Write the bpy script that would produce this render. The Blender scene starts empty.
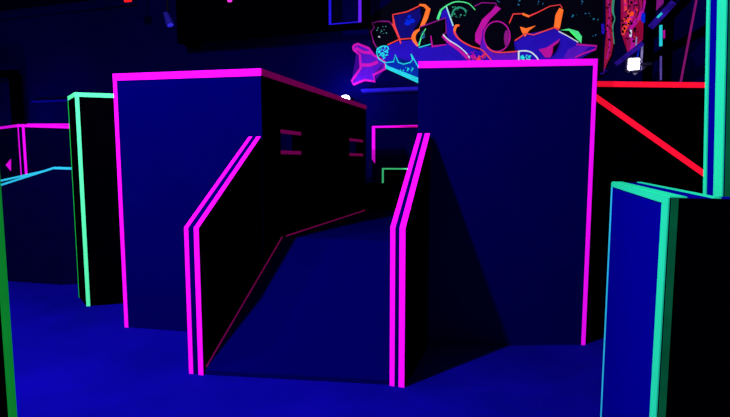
import bpy, bmesh, math, random
from mathutils import Vector, Matrix
random.seed(7)
C = bpy.context.scene
COL = C.collection

# ------------------------------------------------------------------ camera
F = 500.0
PITCH = math.radians(5.54)
YAW = math.radians(16.94)
EYE = 1.6
cam_d = bpy.data.cameras.new('camera')
cam_d.sensor_width = 36.0
cam_d.lens = 36.0 * F / 730.0
cam_d.clip_start = 0.05
cam = bpy.data.objects.new('camera', cam_d)
COL.objects.link(cam)
cam.location = (0, 0, EYE)
cam.rotation_euler = (math.radians(90) - PITCH, 0, YAW)
C.camera = cam


def ray(x, y):
    a = (x - 365) / F
    b = (208.5 - y) / F
    up = b * math.cos(PITCH) - math.sin(PITCH)
    fw = math.cos(PITCH) + b * math.sin(PITCH)
    return (a * math.cos(YAW) - fw * math.sin(YAW), a * math.sin(YAW) + fw * math.cos(YAW), up)


def atY(x, y, Y):
    v = ray(x, y)
    t = Y / v[1]
    return Vector((v[0] * t, Y, EYE + v[2] * t))


def on_line(x, y, A, B):
    """point where the sight ray meets the vertical plane standing on A-B"""
    v = ray(x, y)
    n = (B[1] - A[1], -(B[0] - A[0]))
    t = (A[0] * n[0] + A[1] * n[1]) / (v[0] * n[0] + v[1] * n[1])
    return Vector((v[0] * t, v[1] * t, EYE + v[2] * t))


# --------------------------------------------------------------- materials
MATS = {}


def paint(name, col, rough=0.8, spec=0.0, noise=0.0, scale=6.0, glow=0.0, bump=0.0, metal=0.0):
    if name in MATS:
        return MATS[name]
    m = bpy.data.materials.new(name)
    m.use_nodes = True
    nt = m.node_tree
    b = nt.nodes['Principled BSDF']
    b.inputs['Roughness'].default_value = rough
    b.inputs['Metallic'].default_value = metal
    b.inputs['Specular IOR Level'].default_value = spec
    tc = nt.nodes.new('ShaderNodeTexCoord')
    nz = nt.nodes.new('ShaderNodeTexNoise')
    nz.inputs['Scale'].default_value = scale
    nz.inputs['Detail'].default_value = 5
    nt.links.new(tc.outputs['Object'], nz.inputs['Vector'])
    rp = nt.nodes.new('ShaderNodeValToRGB')
    rp.color_ramp.elements[0].position = 0.3
    rp.color_ramp.elements[1].position = 0.7
    rp.color_ramp.elements[0].color = tuple(c * (1 - noise) for c in col) + (1,)
    rp.color_ramp.elements[1].color = tuple(min(1, c * (1 + noise * .6)) for c in col) + (1,)
    nt.links.new(nz.outputs['Fac'], rp.inputs['Fac'])
    nt.links.new(rp.outputs['Color'], b.inputs['Base Color'])
    if glow:
        nt.links.new(rp.outputs['Color'], b.inputs['Emission Color'])
        b.inputs['Emission Strength'].default_value = glow
    if bump:
        bp = nt.nodes.new('ShaderNodeBump')
        bp.inputs['Strength'].default_value = bump
        bp.inputs['Distance'].default_value = 0.01
        n2 = nt.nodes.new('ShaderNodeTexNoise')
        n2.inputs['Scale'].default_value = scale * 25
        nt.links.new(tc.outputs['Object'], n2.inputs['Vector'])
        nt.links.new(n2.outputs['Fac'], bp.inputs['Height'])
        nt.links.new(bp.outputs['Normal'], b.inputs['Normal'])
    MATS[name] = m
    return m


BLUE = paint('blacklit_wall_blue', (0.0003, 0.0, 0.095), noise=.05, scale=3, bump=.1)  # black light's blue is put into these wall colours, the lamps stay whitish
WINGBLUE = paint('blacklit_wing_blue', (0.0003, 0.0, 0.10), noise=.05, scale=3)
BRIGHTBLUE = paint('blacklit_bright_blue', (0.0005, 0.0, 0.28), noise=.05, scale=3)
BLACK = paint('black_paint_and_shade', (0.0002, 0.0002, 0.0012), rough=.9, spec=0, noise=.2)
DARKBLUE = paint('dark_blue_paint', (0.0005, 0.0, 0.03), noise=.15)
BACKBLUE = paint('hall_wall_paint', (0.0006, 0.0003, 0.06), noise=.25, scale=.5)
CEILM = paint('ceiling_paint', (0.0005, 0.0, 0.03), rough=.9, spec=.03, noise=.3, scale=1)
G = .10
MAGENTA = paint('magenta_neon_tape', (.92, .004, .88), glow=.55, spec=0, noise=.03)
PINKRED = paint('shaded_crimson_tape', (.75, .003, .28), glow=.16, spec=0, noise=.12, scale=9)  # dim copy of the magenta tape, shade put into its colour
MINT = paint('mint_neon_tape', (.10, .95, .36), glow=.4, spec=0, noise=.03)
CYAN = paint('turquoise_neon_tape', (.018, .80, .37), glow=.12, spec=0, noise=.04)
AQUA = paint('aqua_neon_tape', (.03, .6, .75), glow=.25, spec=0, noise=.06)
RED = paint('red_neon_tape', (.98, .005, .03), glow=.85, spec=0, noise=.03)
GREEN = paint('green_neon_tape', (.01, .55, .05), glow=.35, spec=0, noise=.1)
DIMGREEN = paint('shaded_turquoise_tape', (.002, .10, .035), glow=.35, noise=.2, scale=12)  # turquoise tape on unlit end faces, its shade put into the colour
METAL = paint('black_metal', (.004, .004, .012), rough=.4, spec=.3)


def floor_mat():
    m = bpy.data.materials.new('blacklit_blue_carpet')  # black light's blue is part of the carpet colour
    m.use_nodes = True
    nt = m.node_tree
    b = nt.nodes['Principled BSDF']
    b.inputs['Roughness'].default_value = .95
    b.inputs['Specular IOR Level'].default_value = 0.03
    tc = nt.nodes.new('ShaderNodeTexCoord')
    n1 = nt.nodes.new('ShaderNodeTexNoise'); n1.inputs['Scale'].default_value = 1.3; n1.inputs['Detail'].default_value = 4
    n2 = nt.nodes.new('ShaderNodeTexNoise'); n2.inputs['Scale'].default_value = 45; n2.inputs['Detail'].default_value = 3
    mx = nt.nodes.new('ShaderNodeMath'); mx.operation = 'MULTIPLY_ADD'; mx.inputs[1].default_value = .35
    nt.links.new(tc.outputs['Object'], n1.inputs['Vector'])
    nt.links.new(tc.outputs['Object'], n2.inputs['Vector'])
    nt.links.new(n2.outputs['Fac'], mx.inputs[0])
    nt.links.new(n1.outputs['Fac'], mx.inputs[2])
    rp = nt.nodes.new('ShaderNodeValToRGB')
    rp.color_ramp.elements[0].position = .42
    rp.color_ramp.elements[1].position = .95
    rp.color_ramp.elements[0].color = (.0006, 0, .21, 1)
    rp.color_ramp.elements[1].color = (.003, .0002, .36, 1)
    nt.links.new(mx.outputs[0], rp.inputs['Fac'])
    nt.links.new(rp.outputs['Color'], b.inputs['Base Color'])
    bp = nt.nodes.new('ShaderNodeBump'); bp.inputs['Strength'].default_value = .4; bp.inputs['Distance'].default_value = .006
    n3 = nt.nodes.new('ShaderNodeTexNoise'); n3.inputs['Scale'].default_value = 160
    nt.links.new(tc.outputs['Object'], n3.inputs['Vector'])
    nt.links.new(n3.outputs['Fac'], bp.inputs['Height'])
    nt.links.new(bp.outputs['Normal'], b.inputs['Normal'])
    return m


def lamp_mat(name, col, s):
    m = bpy.data.materials.new(name)
    m.use_nodes = True
    b = m.node_tree.nodes['Principled BSDF']
    b.inputs['Base Color'].default_value = (*col, 1)
    b.inputs['Emission Color'].default_value = (*col, 1)
    b.inputs['Emission Strength'].default_value = s
    return m


# ----------------------------------------------------------------- helpers
def link(name, bm, mat, parent=None, smooth=False):
    bmesh.ops.recalc_face_normals(bm, faces=bm.faces)
    me = bpy.data.meshes.new(name)
    bm.to_mesh(me)
    bm.free()
    if smooth:
        for p in me.polygons:
            p.use_smooth = True
    me.materials.append(mat)
    o = bpy.data.objects.new(name, me)
    COL.objects.link(o)
    if parent:
        o.parent = parent
        o.matrix_parent_inverse = Matrix.Translation(-Vector(parent.location))
    return o


def thing(name, label, cat, loc, group=None):
    o = bpy.data.objects.new(name, None)
    o.empty_display_size = .1
    COL.objects.link(o)
    o.location = loc
    o['label'] = label
    o['category'] = cat
    if group:
        o['group'] = group
    return o


def tag(o, label, cat, group=None):
    o['label'] = label
    o['category'] = cat
    if group:
        o['group'] = group
    return o


def add_prism(bm, foot, z0, z1):
    b = [bm.verts.new((p[0], p[1], z0)) for p in foot]
    t = [bm.verts.new((p[0], p[1], z1)) for p in foot]
    n = len(foot)
    bm.faces.new(b[::-1]); bm.faces.new(t)
    for i in range(n):
        j = (i + 1) % n
        bm.faces.new((b[i], b[j], t[j], t[i]))


def prism(foot, z0, z1):
    bm = bmesh.new(); add_prism(bm, foot, z0, z1); return bm


def add_box(bm, lo, hi):
    add_prism(bm, [(lo[0], lo[1]), (hi[0], lo[1]), (hi[0], hi[1]), (lo[0], hi[1])], lo[2], hi[2])


def add_slab(bm, ring, n, th):
    """flat polygon ring pushed out along n by th"""
    n = Vector(n).normalized() * th
    a = [bm.verts.new(p) for p in ring]
    b = [bm.verts.new(Vector(p) + n) for p in ring]
    k = len(a)
    bm.faces.new(a); bm.faces.new(b[::-1])
    for i in range(k):
        j = (i + 1) % k
        bm.faces.new((a[i], b[i], b[j], a[j]))


T = .004


def tape(parent, p0, p1, side, w, n, mat, name='neon_tape', label=None):
    """tape strip from p0 to p1, width w towards side, on the face with normal n"""
    p0, p1, s = Vector(p0), Vector(p1), Vector(side).normalized() * w
    nn = Vector(n).normalized()
    bm = bmesh.new()
    e = nn * .0006
    add_slab(bm, [p0 + e, p1 + e, p1 + s + e, p0 + s + e], nn, T)
    o = link(name, bm, mat, parent)
    if label:
        o['label'] = label
    return o


def face_n(A, B):
    """outward (camera side) horizontal normal of the wall face running A->B left to right"""
    return Vector((B[1] - A[1], -(B[0] - A[0]), 0)).normalized()


def struct(name, bm, mat):
    o = link(name, bm, mat)
    o['kind'] = 'structure'
    return o


UP = Vector((0, 0, 1)); DN = -UP
# ------------------------------------------------------------------ setting
YB = 10.0
CE = 5.42
bm = bmesh.new(); add_box(bm, (-18, -3, -.1), (8, 12.2, 0)); struct('floor', bm, floor_mat())
bm = bmesh.new(); add_box(bm, (-18, -3, CE), (8, 12.2, CE + .1)); struct('ceiling', bm, CEILM)
bm = bmesh.new(); add_box(bm, (-18, YB, 0), (8, YB + .15, CE)); struct('wall_back', bm, BACKBLUE)
bm = bmesh.new(); add_box(bm, (-18.15, -3, 0), (-18, 12.2, CE)); struct('wall_left', bm, BACKBLUE)
bm = bmesh.new(); add_box(bm, (8, -3, 0), (8.15, 12.2, CE)); struct('wall_right', bm, BACKBLUE)
bm = bmesh.new(); add_box(bm, (-18, -3.15, 0), (8, -3, CE)); struct('wall_front', bm, BACKBLUE)
# strip where the hall wall meets the ceiling
bm = bmesh.new(); add_box(bm, (-18, YB - .12, 5.18), (-8.6, YB, 5.28)); struct('trim_1', bm, BACKBLUE)

# --------------------------------------------------------- left big barricade
HB = 2.385
A, B = (-3.57, 3.80), (-2.14, 3.95)
Bb, Ab = (-2.12, 7.02), (-3.50, 6.90)
lb = thing('barricade', 'large blue barricade block with magenta taped top, left of the ramp', 'barricade', ((A[0] + B[0]) / 2, (A[1] + Bb[1]) / 2, 0))
w = .10
link('front_panel', prism([A, (B[0] - .004, B[1]), (B[0] - w, B[1] + w), (A[0], A[1] + w)], 0, HB), BLUE, lb)
link('back_panel', prism([(Ab[0], Ab[1] - w), (Bb[0], Bb[1] - w), Bb, Ab], 0, HB), BLUE, lb)
link('side_panel', prism([(A[0], A[1] + w), (A[0] + w, A[1] + w), (Ab[0] + w, Ab[1] - w), (Ab[0], Ab[1] - w)], 0, HB), BLUE, lb)
# right side panel with two peep windows
bm = bmesh.new()
y0, y1 = B[1] + w, Bb[1] - w


def sx(y):
    return B[0] + (Bb[0] - B[0]) * (y - B[1]) / (Bb[1] - B[1])


wins = [(4.30, 4.75), (6.27, 6.85)]
ys = [y0, wins[0][0], wins[0][1], wins[1][0], wins[1][1], y1]
for i in range(5):
    ya, yb = ys[i], ys[i + 1]
    ft = [(sx(ya) - w, ya), (sx(ya), ya), (sx(yb), yb), (sx(yb) - w, yb)]
    if i == 0:
        ft = [(B[0] - w, y0), (B[0] - .004, B[1]), (B[0], B[1]), (sx(yb), yb), (sx(yb) - w, yb)]
    if i in (1, 3):
        add_prism(bm, ft, 0, 1.66); add_prism(bm, ft, 1.87, HB)
    else:
        add_prism(bm, ft, 0, HB)
link('side_panel', bm, BLACK, lb)['label'] = 'side panel blackened for shade, with two peep windows'  # black colour stands in for shade on this unlit side
link('roof_panel', prism([(A[0] + w, A[1] + w), (B[0] - w, B[1] + w), (Bb[0] - w, Bb[1] - w), (Ab[0] + w, Ab[1] - w)], HB - .06, HB - .02), BLACK, lb)
for ya, yb in wins:
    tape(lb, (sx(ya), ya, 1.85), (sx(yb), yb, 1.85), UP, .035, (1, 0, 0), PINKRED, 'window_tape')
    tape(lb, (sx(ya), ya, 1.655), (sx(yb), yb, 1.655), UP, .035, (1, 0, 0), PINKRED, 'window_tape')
nF = face_n(A, B)
nS = Vector((1, 0, 0))
tape(lb, (*A, HB), (*B, HB), DN, .062, nF, MAGENTA)
tape(lb, (*A, 0.0), (*A, HB - .063), Vector((B[0] - A[0], B[1] - A[1], 0)), .038, nF, MAGENTA)
tape(lb, (*B, HB), (*Bb, HB), DN, .058, nS, PINKRED, label='magenta tape darkened for shade along the side top edge')

# --------------------------------------------------------- right big barricade
R0, R1 = (-.80, 4.12), (.603, 4.59)
rb = thing('barricade', 'large blue barricade block with magenta taped top, right of the ramp', 'barricade', (-.1, 5.6, 0))
body = link('body', prism([R0, R1, (.55, 7.2), (-.80, 7.0)], 0, 2.40), BLUE, rb)
for vv in body.data.vertices:              # the top rises a little to the right
    if vv.co.z > 1 and vv.co.x > 0:
        vv.co.z = 2.43
nR = face_n(R0, R1)
dR = Vector((R1[0] - R0[0], R1[1] - R0[1], 0)).normalized()
tape(rb, (*R0, 2.40), (*R1, 2.43), DN, .054, nR, MAGENTA)
tape(rb, (*R1, 0), (*R1, 2.375), -dR, .034, nR, MAGENTA)


# ----------------------------------------------------------------- wing walls
def wing(label, xf, xb, yf, yb, zk, zt):
    t = thing('wing_panel', label, 'wing wall', ((xf[0] + xf[1]) / 2, (yf + yb) / 2, 0), 'sloped wing walls beside the ramp')
    prof = [(yf, 0), (yf, zk), (yb, zt), (yb, 0)]
    bm = bmesh.new()

    def X(y, s):
        return xf[s] + (xb[s] - xf[s]) * (y - yf) / (yb - yf)
    a = [bm.verts.new((X(y, 0), y, z)) for y, z in prof]
    b = [bm.verts.new((X(y, 1), y, z)) for y, z in prof]
    bm.faces.new(a); bm.faces.new(b[::-1])
    for i in range(4):
        j = (i + 1) % 4
        bm.faces.new((a[i], b[i], b[j], a[j]))
    link('panel', bm, WINGBLUE, t)
    # an added black board stands in for shade on the right-hand face
    bm = bmesh.new()
    add_slab(bm, [(X(y, 1) + .0008, y, z) for y, z in prof], (1, 0, 0), .006)
    link('side_shade', bm, BLACK, t)['label'] = 'black board standing in for side shade'
    sw = .035
    for s in (0, 1):
        bm = bmesh.new()
        rows = []
        d = Vector((0, yb - yf, zt - zk)).normalized()
        nsl = Vector((0, -d.z, d.y))
        nm = (Vector((0, -1, 0)) + nsl).normalized()
        for (y, z, n) in ((yf, 0, Vector((0, -1, 0))), (yf, zk, nm), (yb, zt, nsl)):
            xe = X(y, s)
            xi = xe + (sw if s == 0 else -sw)
            if s == 1:
                xe += .0065
            p = Vector((0, y, z))
            rows.append([Vector((xe, *(p + n * .0006).yz)), Vector((xi, *(p + n * .0006).yz)),
                         Vector((xi, *(p + n * .005).yz)), Vector((xe, *(p + n * .005).yz))])
        vs = [[bm.verts.new(p) for p in r] for r in rows]
        for k in range(2):
            for i in range(4):
                j = (i + 1) % 4
                bm.faces.new((vs[k][i], vs[k][j], vs[k + 1][j], vs[k + 1][i]))
        bm.faces.new(vs[0]); bm.faces.new(vs[2][::-1])
        link('edge_stripe', bm, MAGENTA, t)
    return t


wing('sloped wing wall with two magenta stripes, in front of the left block', (-2.325, -2.208), (-2.258, -2.146), 3.09, 3.925, 1.107, 1.80)
wing('sloped wing wall with two magenta stripes, in front of the right block', (-.83, -.730), (-.797, -.702), 3.33, 4.115, 1.135, 1.815)

# ----------------------------------------------------------- ramp and platform
RT = .87
rp = thing('ramp', 'blue ramp rising between the two magenta striped wing walls', 'ramp', (-1.5, 3.7, 0))
bm = bmesh.new()
L = [(-2.192, 3.10), (-2.105, 4.28)]
R_ = [(-.838, 3.335), (-.81, 4.36)]
pts = {}
v = lambda x, y, z: bm.verts.new((x, y, z))
fl0, fl1 = v(*L[0], 0), v(*L[0], .035)
fr0, fr1 = v(*R_[0], 0), v(*R_[0], .035)
bl0, bl1 = v(*L[1], 0), v(*L[1], RT)
br0, br1 = v(*R_[1], 0), v(*R_[1], RT)
for f in ((fl0, fr0, fr1, fl1), (fl1, fr1, br1, bl1), (bl0, bl1, br1, br0), (fl0, fl1, bl1, bl0), (fr0, br0, br1, fr1), (fl0, bl0, br0, fr0)):
    bm.faces.new(f)
link('ramp_deck', bm, BLUE, rp)
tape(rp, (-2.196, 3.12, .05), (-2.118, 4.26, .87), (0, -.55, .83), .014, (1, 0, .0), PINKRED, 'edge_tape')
pf = thing('platform', 'raised dark blue platform at the top of the ramp', 'platform', (-1.45, 5.6, 0))
link('deck', prism([(L[1][0], 4.285), (R_[1][0], 4.365), (-.82, 6.88), (-2.095, 6.88)], RT - .06, RT), BLUE, pf)
bm = bmesh.new(); add_prism(bm, [(-2.09, 4.37), (-.83, 4.42), (-.83, 6.86), (-2.09, 6.86)], 0, RT - .062)
link('base', bm, BLACK, pf)
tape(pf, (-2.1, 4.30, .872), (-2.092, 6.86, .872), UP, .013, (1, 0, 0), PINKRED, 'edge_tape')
bm = bmesh.new(); add_box(bm, (-2.10, 6.90, 0), (-.82, 6.97, 1.27))
tag(link('parapet', bm, BLACK), 'low black parapet closing the far end of the platform', 'parapet')

# ------------------------------------------------- black wall with mint tapes
g0, g1 = Vector((-4.86, 4.495, 0)), Vector((-4.49, 4.24, 0))
gd = Vector((.54, .36, 0))
g2, g3 = g1 + gd, g0 + gd
HG = 2.31
gw = thing('partition', 'tall black wall panel with mint green edge tapes, left of the big left block', 'wall panel', (-4.3, 4.45, 0))
link('panel', prism([g0.xy, g1.xy, g2.xy, g3.xy], 0, HG), BLACK, gw)
nl, nf = face_n(g0, g1), face_n(g1, g2)
tape(gw, g0 + UP * HG, g1 + UP * HG, DN, .045, nl, MINT)
tape(gw, g1 + UP * HG, g2 + UP * HG, DN, .045, nf, MINT)
tape(gw, g1, g1 + UP * (HG - .046), gd, .038, nf, MINT)
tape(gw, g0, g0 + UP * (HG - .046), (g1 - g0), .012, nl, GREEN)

# ------------------------------------------------------ near wall, left edge
nw = thing('partition', 'nearest black wall panel with one dim green edge tape, at the left edge of the photo', 'wall panel', (-2.07, .9, 0))
link('panel', prism([(-2.15, .3), (-1.995, .3), (-1.995, 1.5), (-2.15, 1.5)], 0, 1.75), BLACK, nw)
tape(nw, (-1.995, 1.5, 0), (-1.995, 1.5, 1.75), (0, -1, 0), .035, (1, 0, 0), GREEN)

# --------------------------------------------------- near low wall, right side
HN = 1.48
n0, n1 = (.466, 1.80), (.490, 2.97)
lw = thing('low_barrier', 'near waist-high blue wall with turquoise taped edges, bottom right', 'low wall', (.55, 2.3, 0))
th = .14
link('side_panel', prism([(n0[0], n0[1]), (n0[0] + th, n0[1]), (n1[0] + th, n1[1]), n1], 0, HN), BRIGHTBLUE, lw)
link('front_panel', prism([(n0[0], n0[1] - .012), (1.5, 1.82), (1.5, 1.835), (n0[0], n0[1] - .0005)], 0, HN), BLACK, lw)['label'] = 'front panel blackened for shade'  # end face turned from the light, shade painted as black
link('cap', prism([(n0[0] + th + .001, 1.84), (1.5, 1.84), (1.5, 1.95), (n0[0] + th + .001, 1.95)], 0, HN - .002), BRIGHTBLUE, lw)
tape(lw, (*n0, HN), (*n1, HN), DN, .022, (-1, 0, 0), CYAN)
tape(lw, (n0[0], n0[1], HN), (n1[0], n1[1], HN), (1, 0, 0), .048, UP, CYAN, 'top_tape')
tape(lw, (n0[0] + th - .02, n0[1], HN), (n1[0] + th - .02, n1[1], HN), (1, 0, 0), .02, UP, CYAN, 'top_tape')
tape(lw, (*n0, 0), (*n0, HN - .023), (0, 1, 0), .075, (-1, 0, 0), CYAN)
tape(lw, (*n1, 0), (*n1, HN - .023), (0, -1, 0), .02, (-1, 0, 0), AQUA)
tape(lw, (n0[0], n0[1] - .0125, 0), (n0[0], n0[1] - .0125, HN), (1, 0, 0), .020, (0, -1, 0), DIMGREEN, 'corner_tape', 'turquoise tape darkened for shade round the corner')

# ------------------------------------------------------------ tall wall right
tw = thing('partition', 'tall wall panel with two turquoise stripes rising behind the near low wall', 'wall panel', (1.2, 2.1, 0))
TX, TF = .680, 2.185
link('panel', prism([(TX, 2.0), (1.9, 2.0), (1.9, TF), (TX, TF)], 0, 2.75), BRIGHTBLUE, tw)
tape(tw, (TX, 2.0, 0), (TX, 2.0, 2.75), (0, 1, 0), .080, (-1, 0, 0), CYAN)
tape(tw, (TX, TF, 0), (TX, TF, 2.75), (0, -1, 0), .028, (-1, 0, 0), CYAN)
bm = bmesh.new(); add_box(bm, (TX + .001, 1.99, 0), (1.9, 1.9992, 2.75))
link('front_shade', bm, BLACK, tw)['label'] = 'black board standing in for end face shade'  # black sheet added to keep the unlit end face dark
tape(tw, (TX, 1.9895, 0), (TX, 1.9895, 2.75), (1, 0, 0), .03, (0, -1, 0), DIMGREEN, 'corner_tape', 'turquoise tape darkened for shade round the corner')
for o in tw.children:                      # the panel leans very slightly
    for vv in o.data.vertices:
        vv.co.x -= .04 * (vv.co.z - 1.45)

# ------------------------------------------------------------ red taped wall
q0, q1 = (.628, 4.75), (2.3, 5.39)
rw = thing('partition', 'black wall panel with two red neon stripes, between right block and turquoise post', 'wall panel', (1.4, 5.1, 0))
nQ = face_n(q0, q1)
HR = on_line(620, 81.5, q0, q1).z
link('panel', prism([q0, q1, (q1[0] - .04, q1[1] + .12), (q0[0] - .0, q0[1] + .14)], 0, HR), BLACK, rw)
tape(rw, (*q0, HR), (*q1, HR), DN, .046, nQ, RED)
pa, pb = on_line(592, 91, q0, q1), on_line(712, 176, q0, q1)
dd = (pb - pa).normalized()
tape(rw, pa, pb, nQ.cross(dd), -.05 if nQ.cross(dd).z > 0 else .05, nQ, RED, 'diagonal_tape')

# ------------------------------------------------------------- far left walls
cw = thing('low_barrier', 'low dark wall with aqua taped top slanting down to the left edge', 'low wall', (-5.9, 4.9, 0))
c0, c1, c2 = (-7.6, 4.78), (-5.58, 4.90), (-4.95, 5.25)


def top_poly(parent, name, P, zs, mat, th):
    bm = bmesh.new()
    n = len(P)
    f = [bm.verts.new((x, y, 0)) for x, y in P]
    t = [bm.verts.new((P[i][0], P[i][1], zs[i])) for i in range(n)]
    fb = [bm.verts.new((x, y + th, 0)) for x, y in P]
    tb = [bm.verts.new((P[i][0], P[i][1] + th, zs[i])) for i in range(n)]
    for i in range(n - 1):
        bm.faces.new((f[i], f[i + 1], t[i + 1], t[i]))
        bm.faces.new((fb[i], tb[i], tb[i + 1], fb[i + 1]))
        bm.faces.new((t[i], t[i + 1], tb[i + 1], tb[i]))
        bm.faces.new((f[i], fb[i], fb[i + 1], f[i + 1]))
    bm.faces.new((f[0], t[0], tb[0], fb[0]))
    bm.faces.new((f[-1], fb[-1], tb[-1], t[-1]))
    return link(name, bm, mat, parent)


zc = [.98, 1.515, 1.49]
top_poly(cw, 'panel', [c0, c1, c2], zc, DARKBLUE, .12)
tape(cw, (*c0, zc[0]), (*c1, zc[1]), DN, .026, face_n(c0, c1), AQUA)
tape(cw, (*c1, zc[1]), (*c2, zc[2]), DN, .03, face_n(c1, c2), AQUA)
tape(cw, (c0[0], c0[1] + .12, zc[0] + .17), (c1[0], c1[1] + .10, zc[1] + .004), DN, .026, face_n(c0, c1), AQUA, 'back_tape')

pk = thing('partition', 'far wall panel with double magenta corner stripe at the far left', 'wall panel', (-8.3, 6.7, 0))
HP = 2.215
k0, k1, k2 = (-10.4, 7.5), (-8.28, 6.62), (-6.9, 6.75)
top_poly(pk, 'panel', [k0, k1, k2], [HP, HP, HP - .055], DARKBLUE, .2)
tape(pk, (*k0, HP), (*k1, HP), DN, .045, face_n(k0, k1), MAGENTA)
tape(pk, (*k1, HP), (*k2, HP - .055), DN, .045, face_n(k1, k2), MAGENTA)
tape(pk, (*k1, 0), (*k1, HP), (k0[0] - k1[0], k0[1] - k1[1], 0), .045, face_n(k0, k1), MAGENTA)
tape(pk, (k1[0] + .07, k1[1] + .007, 0), (k1[0] + .07, k1[1] + .007, HP), (k2[0] - k1[0], k2[1] - k1[1], 0), .05, face_n(k1, k2), MAGENTA)
bm = bmesh.new()
nk = face_n(k0, k1)
add_slab(bm, [on_line(11, 159, k0, k1) + nk * .001, on_line(6, 165, k0, k1) + nk * .001, on_line(11, 171, k0, k1) + nk * .001], nk, .004)
link('arrow_mark', bm, MAGENTA, pk)

pk2 = thing('partition', 'far wall panel with two thin magenta top lines behind the mint taped panel', 'wall panel', (-7, 7.4, 0))
M0, M1 = atY(27, 123.5, 7.5), atY(90, 123.5, 7.5)
m0, m1 = (M0.x, M0.y), (M1.x, M1.y)
top_poly(pk2, 'panel', [m0, m1], [M0.z, M1.z], DARKBLUE, .2)
tape(pk2, (*m0, M0.z), (*m1, M1.z), DN, .035, face_n(m0, m1), MAGENTA)

# middle far walls seen over the platform
YM = 8.6
a0, a1 = atY(372, 126, YM), atY(436, 124.5, YM)
mw = thing('partition', 'far dark blue wall panel with magenta taped edges seen between the two big blocks', 'wall panel', (a0.x + .6, YM, 0))
bm = bmesh.new(); add_box(bm, (a0.x, YM, 0), (a1.x, YM + .2, a0.z)); link('panel', bm, paint('far_panel_paint', (.0005, 0, .05), noise=.1), mw)
tape(mw, (a0.x, YM, a0.z), (a1.x, YM, a0.z), DN, .035, (0, -1, 0), MAGENTA)
bm = bmesh.new(); add_slab(bm, [(a0.x + .35, YM - .006, a0.z - .012), (a1.x, YM - .006, a0.z - .012), (a1.x, YM - .006, a0.z - .062)], (0, -1, 0), .004)
link('neon_tape', bm, PINKRED, mw)
zb = atY(374, 159, YM).z
bm = bmesh.new(); add_slab(bm, [(a0.x, YM - .001, a0.z - .036), (a0.x + .058, YM - .001, a0.z - .036), (a0.x + .058, YM - .001, zb - .08), (a0.x, YM - .001, zb)], (0, -1, 0), .004)
link('neon_tape', bm, MAGENTA, mw)
YG = 7.9
b0, b1 = atY(382, 168, YG), atY(418, 167, YG)
gx = thing('low_barrier', 'small far black low wall with pale green taped corner, between the two big blocks', 'low wall', (b0.x + .3, YG, 0))
bm = bmesh.new(); add_box(bm, (b0.x, YG, 0), (b1.x, YG + .15, b0.z)); link('panel', bm, BLACK, gx)
tape(gx, (b0.x, YG, b0.z), (b1.x, YG, b0.z), DN, .024, (0, -1, 0), MINT)
tape(gx, (b0.x, YG, b0.z - .025), (b0.x, YG, 1.15), (1, 0, 0), .03, (0, -1, 0), MINT)

# ------------------------------------------- dark bulkhead with window opening
YF = 9.3


def W(x, y, Y=YB):
    p = atY(x, y, Y)
    return p.x, p.z


X0, _ = W(176, 10, YF)
X1, _ = W(369, 10, YF)
wx0, wzb = W(329, 25, YF)
wx1, _ = W(361.5, 25, YF)
_, zlow = W(300, 33, YF)
bh = thing('bulkhead', 'black hanging bulkhead with a violet edged opening, high left of the graffiti', 'bulkhead', ((X0 + X1) / 2, YF, zlow))
bm = bmesh.new()
add_box(bm, (X0, YF, zlow), (wx0, YF + .1, CE))
add_box(bm, (wx1, YF, zlow), (X1, YF + .1, CE))
add_box(bm, (wx0, YF, zlow), (wx1, YF + .1, wzb))
link('panel', bm, BLACK, bh)
bm = bmesh.new(); add_box(bm, (X0, YF + .11, zlow), (X0 + .1, YB - .01, CE)); link('end_panel', bm, BLACK, bh)
VIO = paint('violet_neon_paint', (.16, .02, .9), glow=.35, noise=.1)
VIOB = paint('blue_violet_neon_paint', (.02, .01, .8), glow=.28, noise=.2)
bm = bmesh.new(); add_box(bm, (wx0, YF - .01, wzb), (wx0 + .05, YF - .001, CE)); link('opening_edge', bm, VIOB, bh)
bm = bmesh.new(); add_box(bm, (wx1 - .06, YF - .01, wzb), (wx1, YF - .001, CE)); link('opening_edge', bm, VIO, bh)
bm = bmesh.new(); add_box(bm, (wx0 + .05, YF - .01, wzb), (wx1 - .06, YF - .001, wzb + .02)); link('opening_edge', bm, VIOB, bh)

# ----------------------------------------------------------- graffiti on wall
N = (0, -1, 0)


def P(col, glow, name):
    return paint(name, col, glow=glow, noise=.12, scale=5, spec=.05)


SM = P((.62, .008, .36), .36, 'spray_magenta')
SDM = P((.30, .01, .22), .35, 'spray_plum')
SOR = P((.95, .16, .02), .75, 'spray_orange')
SRO = P((.85, .05, .05), .55, 'spray_coral')
SGR = P((.08, .85, .22), .6, 'spray_green')
SCY = P((.02, .65, .60), .55, 'spray_turquoise')
SWH = P((.75, .85, .80), .5, 'spray_white')
SBL = P((.02, .005, .42), .45, 'spray_blue')
SBB = P((.0, .02, .60), .5, 'spray_bright_blue')
SVI = P((.10, .008, .48), .45, 'spray_violet')
SBK = P((.0006, .0004, .006), 0.02, 'spray_black')
mural = thing('graffiti_mural', 'neon graffiti lettering in orange, pink and green on the back wall above the right block', 'mural', (W(480, 40)[0], YB, W(480, 60)[1]))
LAY = [0]


def mp(x, y, k):
    X, Z = W(x, y)
    return Vector((X, YB - .002 - k, Z))


def fill(parent, pts, mat, name, k=None):
    LAY[0] += 1
    k = LAY[0] * .0006 if k is None else k
    bm = bmesh.new()
    add_slab(bm, [mp(x, y, k) for x, y in pts], N, .0005)
    bmesh.ops.triangulate(bm, faces=[f for f in bm.faces if len(f.verts) > 4])
    return link(name, bm, mat, parent)


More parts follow.
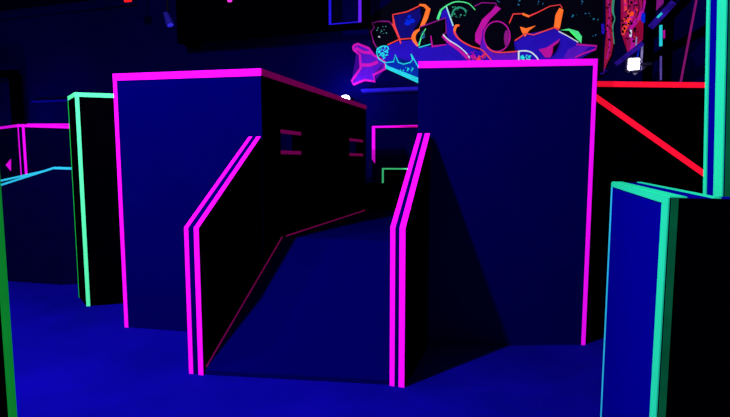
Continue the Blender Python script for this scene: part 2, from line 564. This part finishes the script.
def smooth_path(pts, n=5, closed=False):
    out = []
    m = len(pts)
    g = (lambda i: pts[i % m]) if closed else (lambda i: pts[max(0, min(m - 1, i))])
    for i in range(m if closed else m - 1):
        p0, p1, p2, p3 = g(i - 1), g(i), g(i + 1), g(i + 2)
        for s in range(n):
            t = s / n
            out.append(tuple(.5 * (2 * p1[a] + (p2[a] - p0[a]) * t + (2 * p0[a] - 5 * p1[a] + 4 * p2[a] - p3[a]) * t * t + (3 * p1[a] - p0[a] - 3 * p2[a] + p3[a]) * t ** 3) for a in (0, 1)))
    out.append(pts[0] if closed else pts[-1])
    return out


def stroke(parent, pts, wd, mat, name, curve=False, closed=False):
    """wd in px at the wall, a number or one per point"""
    LAY[0] += 1
    k = LAY[0] * .0006
    m = len(pts)
    if curve:
        pts = smooth_path(pts, 5, closed)
    elif closed:
        pts = list(pts) + [pts[0]]
    n = len(pts)
    ws = [wd] * n if not isinstance(wd, (list, tuple)) else [wd[min(len(wd) - 1, int(i / (n - 1) * (len(wd) - 1)))] * (1 - ((i / (n - 1) * (len(wd) - 1)) % 1)) + wd[min(len(wd) - 1, int(i / (n - 1) * (len(wd) - 1)) + 1)] * ((i / (n - 1) * (len(wd) - 1)) % 1) for i in range(n)]
    bm = bmesh.new()
    prev = None
    rows = []
    for i, (x, y) in enumerate(pts):
        a = pts[max(0, i - 1)]; b = pts[min(n - 1, i + 1)]
        dx, dy = b[0] - a[0], b[1] - a[1]
        l = math.hypot(dx, dy) or 1
        nx, ny = -dy / l * ws[i] / 2, dx / l * ws[i] / 2
        p, q = mp(x + nx, y + ny, k), mp(x - nx, y - ny, k)
        rows.append([bm.verts.new(p), bm.verts.new(q), bm.verts.new(q + Vector((0, -.0005, 0))), bm.verts.new(p + Vector((0, -.0005, 0)))])
    for r0, r1 in zip(rows, rows[1:]):
        for i in range(4):
            j = (i + 1) % 4
            bm.faces.new((r0[i], r0[j], r1[j], r1[i]))
    bm.faces.new(rows[0]); bm.faces.new(rows[-1][::-1])
    return link(name, bm, mat, parent)


def dots(parent, c, r, cnt, sz, mat, name):
    if 1 < cnt <= 12:
        for _ in range(cnt):
            a, q = random.uniform(0, 6.28), random.random() ** .5
            dots(parent, (c[0] + r[0] * q * math.cos(a), c[1] + r[1] * q * math.sin(a)), (.01, .01), 1, sz, mat, name)
        return
    LAY[0] += 1
    k = LAY[0] * .0006
    bm = bmesh.new()
    for _ in range(cnt):
        a, q = random.uniform(0, 6.28), random.random() ** .5
        cx, cy = c[0] + r[0] * q * math.cos(a), c[1] + r[1] * q * math.sin(a)
        s = sz * random.uniform(.4, 1.1)
        ph = random.uniform(0, 3)
        el = random.uniform(.4, 1)
        ring = []
        for j in range(7):
            t = j / 7 * 6.283
            u, v_ = s * math.cos(t), s * el * math.sin(t)
            ring.append(mp(cx + u * math.cos(ph) - v_ * math.sin(ph), cy + u * math.sin(ph) + v_ * math.cos(ph), k))
        add_slab(bm, ring, N, .0005)
    o = link(name, bm, mat, parent)
    if cnt > 12:
        o['kind'] = 'stuff'
    return o


M_ = mural
fill(M_, [(366, 20), (392, 0), (440, -6), (520, -6), (603, -6), (603, 78), (420, 85), (386, 70), (372, 46)], SBK, 'background_paint')
# blue body of the letters
fill(M_, [(376, 50), (400, 41), (415, 40), (422, 47), (432, 47), (446, 44), (448, 40), (455, 47), (470, 57), (472, 66), (420, 70), (398, 62), (385, 63)], SBL, 'letter_fill')
fill(M_, [(446, 8), (452, 24), (455, 34), (461, 42), (472, 48), (483, 52), (497, 66), (470, 66), (466, 54), (450, 41), (446, 34), (441, 20), (441, 13)], SBL, 'letter_fill')
fill(M_, [(483, 30), (487, 26), (486, 40), (492, 50), (500, 52), (516, 51), (520, 66), (495, 66), (480, 50), (481, 40)], SVI, 'letter_fill')
fill(M_, [(514, 42), (526, 34), (534, 36.5), (554, 29), (560, 31), (579, 44), (597, 47), (594, 51), (578, 60), (576, 66), (519, 66), (519, 52), (515, 50)], SBL, 'letter_fill')
fill(M_, [(394, 16), (408, 13), (420, 8), (421, 18), (414, 30), (413, 37), (400, 38), (396, 27)], P((.005, .003, .16), .35, 'spray_navy'), 'letter_fill')
dots(M_, (408, 20), (6, 4), 9, 2.6, SBB, 'spray_dots')
# pink star
star = [(353.4, 46), (358, 44), (369, 48.5), (373.5, 55), (385, 62), (385, 69), (373.5, 75), (375, 81.5), (365, 80), (353.5, 84.5), (352, 81), (361, 68), (360, 55), (354, 50)]
fill(M_, star, P((.10, .006, .42), .4, 'spray_purple'), 'star_fill')
stroke(M_, star, 2.4, SM, 'star_outline', closed=True)
stroke(M_, [(356, 48), (363, 52), (372, 53)], 3.2, SM, 'star_mark', True)
stroke(M_, [(362, 65), (370, 65), (378, 62)], 3.4, SM, 'star_mark', True)
# dim plum plate
stroke(M_, [(376.7, 47.5), (374, 43), (371, 32), (374.5, 28), (372.4, 23), (380, 21.4), (389, 21.6), (392.5, 25)], 1.1, SDM, 'letter_outline')
dots(M_, (382, 31), (6, 7), 12, .8, P((.1, .4, .3), .3, 'spray_grey_green'), 'spray_dots')
dots(M_, (379.5, 37), (1, 1), 2, 1.1, SWH, 'spray_dots')
# coral and orange
stroke(M_, [(420, 6), (407.6, 12), (393, 15), (394.7, 27), (399.7, 39), (401, 44)], [1.2, 1.2, 1.3, 2.6, 1.8, 1], SRO, 'letter_outline')
stroke(M_, [(392.3, 24), (396, 30), (399.7, 39)], [1, 2.5, 1], SRO, 'letter_outline')
stroke(M_, [(388, 45), (399.7, 39.6), (413.5, 38.5)], 1.2, SRO, 'letter_outline')
stroke(M_, [(419.5, 5), (425, 6), (428.5, 9.5), (426, 18), (420, 31)], [1.5, 3, 4.6, 4.6, 3], SOR, 'orange_bar')
stroke(M_, [(421, 29), (415.5, 33), (413.8, 39), (418, 46.5)], [1.5, 3.5, 4.2, 1.2], SOR, 'orange_hook', True)
# cyan swoosh
fill(M_, [(386, 62), (397, 58), (404, 65), (412, 62), (420, 68), (420, 80), (386, 66)], P((.0, .03, .35), .4, 'spray_ultramarine'), 'letter_fill')
fill(M_, [(385.6, 63.5), (386, 68.8), (419.7, 84), (419.7, 78.3), (388, 66)], SCY, 'turquoise_bar')
stroke(M_, [(378, 48), (377, 53), (379, 59), (385, 63), (394, 62), (395.4, 55), (398.7, 62.7), (403.8, 64.4), (410.5, 62.7), (413, 60), (411.3, 54.3), (418.9, 67.8)], 1.1, SCY, 'letter_outline')
dots(M_, (383, 53), (5, 6), 34, 1.2, SCY, 'spray_dots')
stroke(M_, [(377.5, 50), (381, 47), (387, 46.5), (389, 50)], 1.2, SCY, 'letter_outline', True)
dots(M_, (408, 70), (8, 3.5), 16, 1.0, SCY, 'spray_dots')
# dark plate in the middle
fill(M_, [(420, 28), (445.7, 18.5), (446.5, 33), (443, 35), (447, 44), (432.5, 46.5), (419, 47)], SBK, 'letter_shadow')
stroke(M_, [(420, 27.5), (445.7, 18.3), (446.5, 32.8), (443.4, 35)], 1.2, SDM, 'letter_outline')
stroke(M_, [(431, 36), (432.5, 46.8), (446.5, 45)], [1, 2.4, 1], SM, 'letter_outline')
stroke(M_, [(419, 47.8), (431, 44.5)], 1.1, SCY, 'letter_outline')
stroke(M_, [(419, 46), (422, 36), (426, 29)], [1.6, 1, .8], SGR, 'letter_outline')
dots(M_, (424, 37), (4, 6), 10, 1, P((.02, .2, .35), .35, 'spray_teal'), 'spray_dots')
# green arc
stroke(M_, [(438, 20), (440, 14), (442, 10), (449.6, 4.7), (457.4, 2.3), (468.4, 4), (475.4, 10.5)], [2.6, 2.4, 1.6, 1.2, 1.1, 1, .8], SGR, 'green_arc', True)
stroke(M_, [(446.5, 7), (453.5, 26.5)], 1.3, P((.4, .85, .7), .5, 'spray_mint'), 'letter_outline')
stroke(M_, [(452, 17), (454, 11), (459, 8), (465, 10), (466, 13)], 1.6, P((.03, .4, .18), .35, 'spray_dark_green'), 'letter_shine', True)
dots(M_, (459, 12), (9, 6), 20, .9, MATS['spray_dark_green'], 'spray_dots')
# ribbon
stroke(M_, [(459.8, 26), (456, 27), (455, 33.5), (460.6, 40.6), (471.5, 46.8), (482.4, 50.7), (492.5, 62)], [1.6, 3, 2.2, 1.4, 1.3, 1.3, 1.3], SRO, 'ribbon_outline', True)
fill(M_, [(460, 25.2), (456, 25), (453.4, 30), (455, 33), (457, 28)], SOR, 'orange_tip')
stroke(M_, [(443, 36), (450, 43.5), (459, 50), (468, 59)], 3.2, SM, 'ribbon_shade', True)
stroke(M_, [(443.4, 35), (449, 40.5), (459, 46.8), (466.8, 53.8), (470, 59)], 1.0, SWH, 'ribbon_outline', True)
dots(M_, (476, 57), (9, 5), 26, 1.5, SM, 'spray_dots')
dots(M_, (479, 57.5), (9, 4), 18, 1.1, SRO, 'spray_dots')
# magenta bar
fill(M_, [(496, 6), (501, 9.4), (490, 20), (483, 31), (480.5, 46), (475.4, 42), (475.4, 34), (482.4, 20), (492, 11)], SM, 'magenta_bar')
stroke(M_, [(474.6, 7), (482, 3.4), (496, 4), (497, 8)], 1.0, SDM, 'letter_outline')
# ring
ring = [(497 + 13 * math.cos(t), 37 + 15 * math.sin(t)) for t in [i / 16 * 6.2832 for i in range(16)]]
fill(M_, ring, SBK, 'ring_fill')
stroke(M_, ring, 1.2, SM, 'ring_outline', True, True)
stroke(M_, [(487, 47), (492, 51.5), (500, 53), (519, 51.8)], 1.3, SRO, 'ring_outline', True)
fill(M_, [(506.6 + 2.6 * math.cos(i / 12 * 6.283), 39 + 8.5 * math.sin(i / 12 * 6.283)) for i in range(12)], SDM, 'ring_shine')
# orange letter
stroke(M_, [(509.3, 24), (513.2, 14.8), (523.4, 14.3), (528.8, 17), (537.4, 13.2), (549.8, 7), (560, 5.5), (562, 9)], [1.2, 1.3, 1.2, 1.8, 1.1, .9, .9, 1.1], SRO, 'letter_outline')
stroke(M_, [(522.5, 14.5), (529, 17.3)], 2.2, SOR, 'letter_outline')
fill(M_, [(559.2, 8.6), (563.3, 10.5), (559.6, 29), (553.7, 28), (555.3, 15.6)], SOR, 'orange_bar')
fill(M_, [(520, 27.3), (526, 29), (535.8, 26.2), (529, 31.2), (525, 37.4), (522, 33)], SOR, 'orange_arrow')
stroke(M_, [(514.8, 41.3), (525.7, 34), (533.5, 35.5), (553.7, 28.4), (559, 30)], [1.2, 1.5, 1.2, 1.5, 2.6], SRO, 'letter_outline')
fill(M_, [(560, 30.8), (568.5, 29.3), (578, 32), (581.5, 37.4), (581, 44), (577, 40), (574, 35), (569, 31.5)], SGR, 'green_leaf')
stroke(M_, [(558.4, 32), (568, 37), (578, 43)], 1.0, SWH, 'letter_outline')
fill(M_, [(538.5, 50), (546.7, 48), (560, 39.2), (552, 50), (550, 58), (545, 58), (542, 54)], SM, 'magenta_flash')
fill(M_, [(553, 47), (560, 42), (556, 52), (552, 57)], SBK, 'letter_shadow')
fill(M_, [(563, 58), (568, 50), (576, 46), (590, 47), (578, 57), (574, 62)], SVI, 'violet_tail')
stroke(M_, [(576, 45), (596.6, 46.7), (595, 50), (584, 53.7), (575, 58)], 1.7, SM, 'tail_outline')
stroke(M_, [(518.7, 51.4), (518.7, 66)], 1.6, SWH, 'eye_outline')
stroke(M_, [(518.7, 51.8), (526, 51.5), (532, 53.5), (537.4, 59), (539, 64)], 1.4, SWH, 'eye_outline', True)
dots(M_, (526, 59), (6, 4), 24, 1.5, SCY, 'spray_dots')
for cx, cy in ((588, 14.8), (580, 4), (540, 4), (595, 20), (519, 3), (594, 37), (574, 16), (499, 3)):
    dots(M_, (cx, cy), (3, 3), 3, 1.1, MATS['spray_teal'], 'spray_dots')

# paint drips mural to the right
dm = thing('drip_mural', 'red and orange dripping paint streaks on the wall right of the graffiti lettering', 'mural', (W(625, 40)[0], YB, W(625, 70)[1]))
fill(dm, [(605, -4), (611.6, -4), (611, 20), (613, 43), (610.5, 56), (605.5, 66), (603, 75), (604, 50), (606, 30)], P((.42, .008, .06), .36, 'spray_blood_red'), 'red_drip')
stroke(dm, [(607, 0), (609, 15), (607, 30), (609, 45), (606, 60)], 1.3, SM, 'drip_streak', True)
stroke(dm, [(613, -2), (612, 12), (614, 20), (612, 28), (613.5, 45)], [2.6, 2.2, 1, 1.3, .8], P((.05, .35, .22), .4, 'spray_sea_green'), 'green_drip', True)
fill(dm, [(620, -4), (646, -4), (643, 8), (641, 14), (636, 24), (631, 32), (634, 42), (642, 40), (636, 48), (627, 54), (625, 40), (620, 33), (622, 15)], P((.42, .006, .09), .38, 'spray_crimson'), 'crimson_patch')
stroke(dm, [(624, -2), (625, 10), (630, 16), (625, 26), (622, 36)], [2, 2.5, 5, 4.5, 3], SRO, 'orange_streak', True)
stroke(dm, [(632, 13), (628, 22), (622, 33)], [3, 3.6, 3.5], P((.95, .07, .01), .7, 'spray_red_orange'), 'orange_streak', True)
stroke(dm, [(644, 2), (640, 15), (634, 24), (629, 32), (632, 44), (629, 54)], [2, 4, 4, 2.5, 4, 2], SM, 'magenta_streak', True)
for xs, a, b in ((627, 0, 12), (633, -2, 10), (637, 1, 17), (641, 0, 12)):
    stroke(dm, [(xs, a), (xs + 1, (a + b) / 2), (xs - .5, b)], .9, SBK, 'dark_streak', True)
stroke(dm, [(642.5, 14), (642, 20), (643, 24)], [3, 5, 2], SBB, 'blue_patch', True)
stroke(dm, [(630, 31), (629.5, 38)], 2, SWH, 'white_dash')
stroke(dm, [(635.5, 38), (635, 47)], 1.4, P((.35, .3, .6), .4, 'spray_lilac'), 'white_dash')
stroke(dm, [(655.5, 0), (655.8, 8)], 2.4, MATS['spray_lilac'], 'white_dash')
fill(dm, [(648, -4), (668, -4), (661, 6), (655, 12), (652, 6)], MATS['spray_plum'], 'plum_patch')
stroke(dm, [(602, 25), (602.5, 35)], 3, SBL, 'blue_patch')
dots(dm, (630, 15), (10, 14), 22, 1.6, SM, 'spray_dots')
dots(dm, (629, 22), (10, 22), 34, 1.7, SBK, 'spray_dots')
dots(dm, (608, 30), (3.5, 30), 22, 1.3, SBK, 'spray_dots')
dots(dm, (630, 20), (9, 20), 20, 1.1, SRO, 'spray_dots')
dots(dm, (603, 73), (3, 4), 5, 1.8, SBL, 'spray_dots')

# ------------------------------------------------------- frame of the grandstand
YS = 8.9


def bar(parent, x0, y0, x1, y1, wpx, Y, dep, mat, name):
    a, b = atY(x0, y0, Y), atY(x1, y1, Y)
    d = (b - a).normalized()
    w_ = wpx * Y / F
    s = Vector((d.z, 0, -d.x)) * w_ / 2
    bm = bmesh.new()
    add_slab(bm, [a - s, b - s, b + s, a + s], (0, 1, 0), dep)
    return link(name, bm, mat, parent)


sf = thing('steel_frame', 'black braced steel frame with diagonal bars behind the red striped wall', 'frame', (atY(648, 80, YS).x, YS, 0))
pt = atY(648, 80, YS)
bm = bmesh.new(); add_box(bm, (pt.x - .06, YS, 0), (pt.x + .06, YS + .12, CE)); link('post', bm, BLACK, sf)
pt2 = atY(676, 80, YS)
bm = bmesh.new(); add_box(bm, (pt2.x - .12, YS + .35, 0), (pt2.x + .02, YS + .47, CE)); link('post', bm, BLACK, sf)
bar(sf, 645, 62, 720, 22, 7, YS - .1, .08, BLACK, 'diagonal_bar')
bar(sf, 652, 36, 690, -4, 7, YS - .1, .08, BLACK, 'diagonal_bar')
DIMV = paint('violet_edge_light', (.03, .008, .30), glow=.28, noise=.5, scale=9)  # light on sloping beam edges, painted as glowing violet bars
bar(sf, 616, 64, 643, 43, 4.0, YS - .1, .05, DIMV, 'diagonal_bar')['label'] = 'violet lit edge of a sloping beam'  # not a real bar, stands in for light on the beam edge
bar(sf, 651, 27, 674, 2, 5.5, YS - .2, .05, DIMV, 'diagonal_bar')['label'] = 'violet lit edge of a sloping beam'  # not a real bar, stands in for light on the beam edge
bar(sf, 657.5, 17.5, 662, 13, 1.8, YS - .22, .015, SCY, 'cyan_mark')
bar(sf, 697.5, -4, 681, 82, 1.4, YS - .3, .03, P((.30, .01, .16), .35, 'plum_tape'), 'thin_pole')
bar(sf, 661, 25, 661, 46, 2.2, YS - .3, .02, SCY, 'cyan_mark')
bar(sf, 664.3, 30, 664.3, 38, 1.2, YS - .3, .02, SM, 'magenta_mark')
bar(sf, 661, 56, 661, 80, 1.4, YS - .3, .02, P((.12, .08, .35), .3, 'spray_dusk'), 'violet_mark')
bar(sf, 642.5, 44, 641, 70, 1.5, YS - .02, .02, MATS['spray_lilac'], 'lilac_mark')
bar(sf, 640, 46, 637, 58, 1.0, YS - .02, .02, SBB, 'blue_mark')
bar(sf, 634, 74, 642, 68, 2.4, YS - .02, .02, MATS['spray_lilac'], 'lilac_mark')
P3 = atY(634, 64, YS - .5)


# ------------------------------------------------------------------ fixtures
def round_box(bm, lo, hi, r):
    add_box(bm, lo, hi)
    bmesh.ops.bevel(bm, geom=bm.edges[:], offset=r, segments=3, affect='EDGES')


fl = thing('floodlight', 'small square white floodlight glowing behind the red striped wall', 'lamp', P3)
bm = bmesh.new(); round_box(bm, (P3.x - .1, P3.y + .02, P3.z - .11), (P3.x + .1, P3.y + .14, P3.z + .11), .015); link('housing', bm, METAL, fl)
bm = bmesh.new(); round_box(bm, (P3.x - .078, P3.y, P3.z - .085), (P3.x + .078, P3.y + .019, P3.z + .085), .008); link('lens', bm, lamp_mat('floodlight_lens', (.95, .88, 1), 3), fl)
bm = bmesh.new(); add_box(bm, (P3.x + .102, P3.y + .05, P3.z - .02), (P3.x + .25, P3.y + .09, P3.z + .02)); add_box(bm, (P3.x + .21, P3.y + .09, P3.z - .02), (P3.x + .25, YS - .01, P3.z + .02))
link('bracket', bm, METAL, fl)

P4 = atY(345, 98.5, 9.7)
wl = thing('glowing_lamp', 'bright bluish white lamp just above the left block\'s receding top edge', 'lamp', P4)
bm = bmesh.new(); bmesh.ops.create_uvsphere(bm, u_segments=20, v_segments=12, radius=.085)
bmesh.ops.transform(bm, matrix=Matrix.Translation(P4) @ Matrix.Diagonal((1.25, .6, .8, 1)), verts=bm.verts)
link('bulb', bm, lamp_mat('wall_lamp_bulb', (.75, .75, 1), 5), wl, True)
bm = bmesh.new(); add_box(bm, (P4.x - .09, P4.y + .06, P4.z - .1), (P4.x + .09, YB - .005, P4.z + .03)); link('base', bm, METAL, wl)

# blue-lit ledge, the light put into a glowing colour
e0, e1 = atY(361, 90.5, 9.8), atY(436, 90.5, 9.8)
bm = bmesh.new(); add_box(bm, (e0.x, 9.8, e0.z - .03), (e1.x, YB - .001, e0.z + .03))
tag(link('ledge', bm, paint('ledge_blue_light', (.02, .01, .45), glow=.25, noise=.2)), 'thin ledge with painted blue light on the back wall below the pink star graffiti', 'ledge')
e2, e3 = atY(29, 101.5, 9.8), atY(90, 99, 9.8)
bm = bmesh.new(); add_box(bm, (e2.x, 9.85, e2.z - .02), (e3.x, YB - .001, e2.z + .02))
tag(link('ledge', bm, paint('dim_blue_ledge_paint', (.004, .002, .25), glow=.10)), 'faint blue ledge on the far wall above the mint taped wall panel', 'ledge')

# dark portal at far left
pr = thing('portal_frame', 'black portal frame standing against the far wall at the left edge', 'frame', (atY(6, 100, 9.6).x, 9.6, 0))
h0, h1 = atY(-12, 72, 9.6), atY(13, 72, 9.6)
bm = bmesh.new()
add_box(bm, (h1.x - .1, 9.55, 0), (h1.x + .08, 9.7, h1.z - .1)); link('post', bm, BLACK, pr)
bm = bmesh.new(); add_box(bm, (h0.x - 1, 9.55, 0), (h0.x - .8, 9.7, h1.z - .1)); link('post', bm, BLACK, pr)
bm = bmesh.new(); add_box(bm, (h0.x - 1, 9.55, h1.z - .1), (h1.x + .08, 9.7, h1.z + .05)); link('lintel', bm, BLACK, pr)

# ceiling spot lamp
P5 = atY(168, 19, 8.8)
sp = thing('ceiling_spotlight', 'small dim blue spotlight hanging from the ceiling at upper left', 'lamp', P5)
bm = bmesh.new(); bmesh.ops.create_cone(bm, segments=20, radius1=.085, radius2=.05, depth=.26, cap_ends=True)
bmesh.ops.transform(bm, matrix=Matrix.Translation(P5) @ Matrix.Rotation(math.radians(-22), 4, 'Y'), verts=bm.verts)
link('housing', bm, paint('spot_housing', (.02, .015, .35), rough=.35, spec=.4, glow=.04), sp)
bm = bmesh.new(); bmesh.ops.create_cone(bm, segments=20, radius1=.06, radius2=.06, depth=.012, cap_ends=True)
bmesh.ops.transform(bm, matrix=Matrix.Translation(P5) @ Matrix.Rotation(math.radians(-22), 4, 'Y') @ Matrix.Translation((0, 0, -.137)), verts=bm.verts)
link('lens', bm, lamp_mat('spot_lens', (.04, .03, .9), .6), sp)
bm = bmesh.new(); add_box(bm, (P5.x - .015, P5.y - .015, P5.z + .12), (P5.x + .015, P5.y + .015, CE)); link('stem', bm, METAL, sp)
for (x, y, wpx, col, lab) in ((127, 0, 10, (1, .01, .01), 'red glowing exit lamp at the top edge, above the left block'), (229, 0, 5, (.8, .03, .6), 'tiny pink glowing lamp at the top edge, right of the red one')):
    p = atY(x, y, 8.6)
    hw = wpx / 2 * 8.6 / F
    t = thing('signal_lamp', lab, 'lamp', p)
    bm = bmesh.new(); round_box(bm, (p.x - hw, p.y, p.z - .03), (p.x + hw, p.y + .05, p.z + .07), .012)
    link('lens', bm, lamp_mat('signal_lens', col, .9), t)
    bm = bmesh.new(); add_box(bm, (p.x - hw, p.y + .002, p.z + .071), (p.x + hw, p.y + .1, p.z + .12)); add_box(bm, (p.x - .01, p.y + .03, p.z + .12), (p.x + .01, p.y + .05, CE)); link('housing', bm, METAL, t)


# ------------------------------------------------------------------- lights
def point(name, loc, e, col, r=.12):
    l = bpy.data.lights.new(name, 'POINT')
    l.energy = e; l.color = col; l.shadow_soft_size = r
    o = bpy.data.objects.new(name, l); COL.objects.link(o); o.location = loc
    return o


def spot(name, loc, tgt, e, col, ang, blend=.6, r=.15):
    l = bpy.data.lights.new(name, 'SPOT')
    l.energy = e; l.color = col; l.shadow_soft_size = r
    l.spot_size = math.radians(ang); l.spot_blend = blend
    o = bpy.data.objects.new(name, l); COL.objects.link(o); o.location = loc
    o.rotation_euler = (Vector(tgt) - Vector(loc)).to_track_quat('-Z', 'Y').to_euler()
    return o


WC = (.86, .80, 1.0)
point('arena_light', (-3.2, -.4, 5.1), 1700, WC, .08)
point('arena_light', (-3.8, 2.2, 4.4), 200, WC, .10)
BC = (.25, .15, 1.0)
spot('mural_light', (-1.0, 8.0, 5.2), (-.6, 10, 3.8), 35, BC, 120)
spot('hall_light', (-11.5, 8.6, 2.2), (-11.5, 10, 2.4), 60, BC, 150)
spot('hall_light', (-8.2, 8.9, 2.0), (-8.2, 10, 2.3), 8, BC, 140)
spot('hall_light', (-3.4, 8.9, 2.7), (-3.4, 10, 2.8), 18, BC, 140)
spot('frame_light', (3.6, 8.2, 5.0), (3.0, 10, 3.4), 60, BC, 120)
spot('far_light', (-7.0, 5.6, 4.6), (-8, 7.0, 1.5), 110, WC, 90)
point('block_fill_light', (-2.9, 6.0, 1.9), 9, WC, .05)  # added fill inside the closed block, for blue behind its windows
point('platform_light', (-2.6, 7.5, 3.6), 22, WC, .1)
point('wall_lamp_glow', P4 + Vector((0, -.12, .04)), 26, (.35, .35, 1), .05)
point('floodlight_glow', P3 + Vector((0, -.15, 0)), 4, (.5, .4, 1), .05)

wd = bpy.data.worlds.new('world'); C.world = wd; wd.use_nodes = True
wd.node_tree.nodes['Background'].inputs[0].default_value = (.0, .0, .002, 1)
C.view_settings.view_transform = 'Standard'
C.view_settings.look = 'None'
C.view_settings.exposure = 0
C.view_settings.gamma = 1
C.view_settings.use_curve_mapping = False
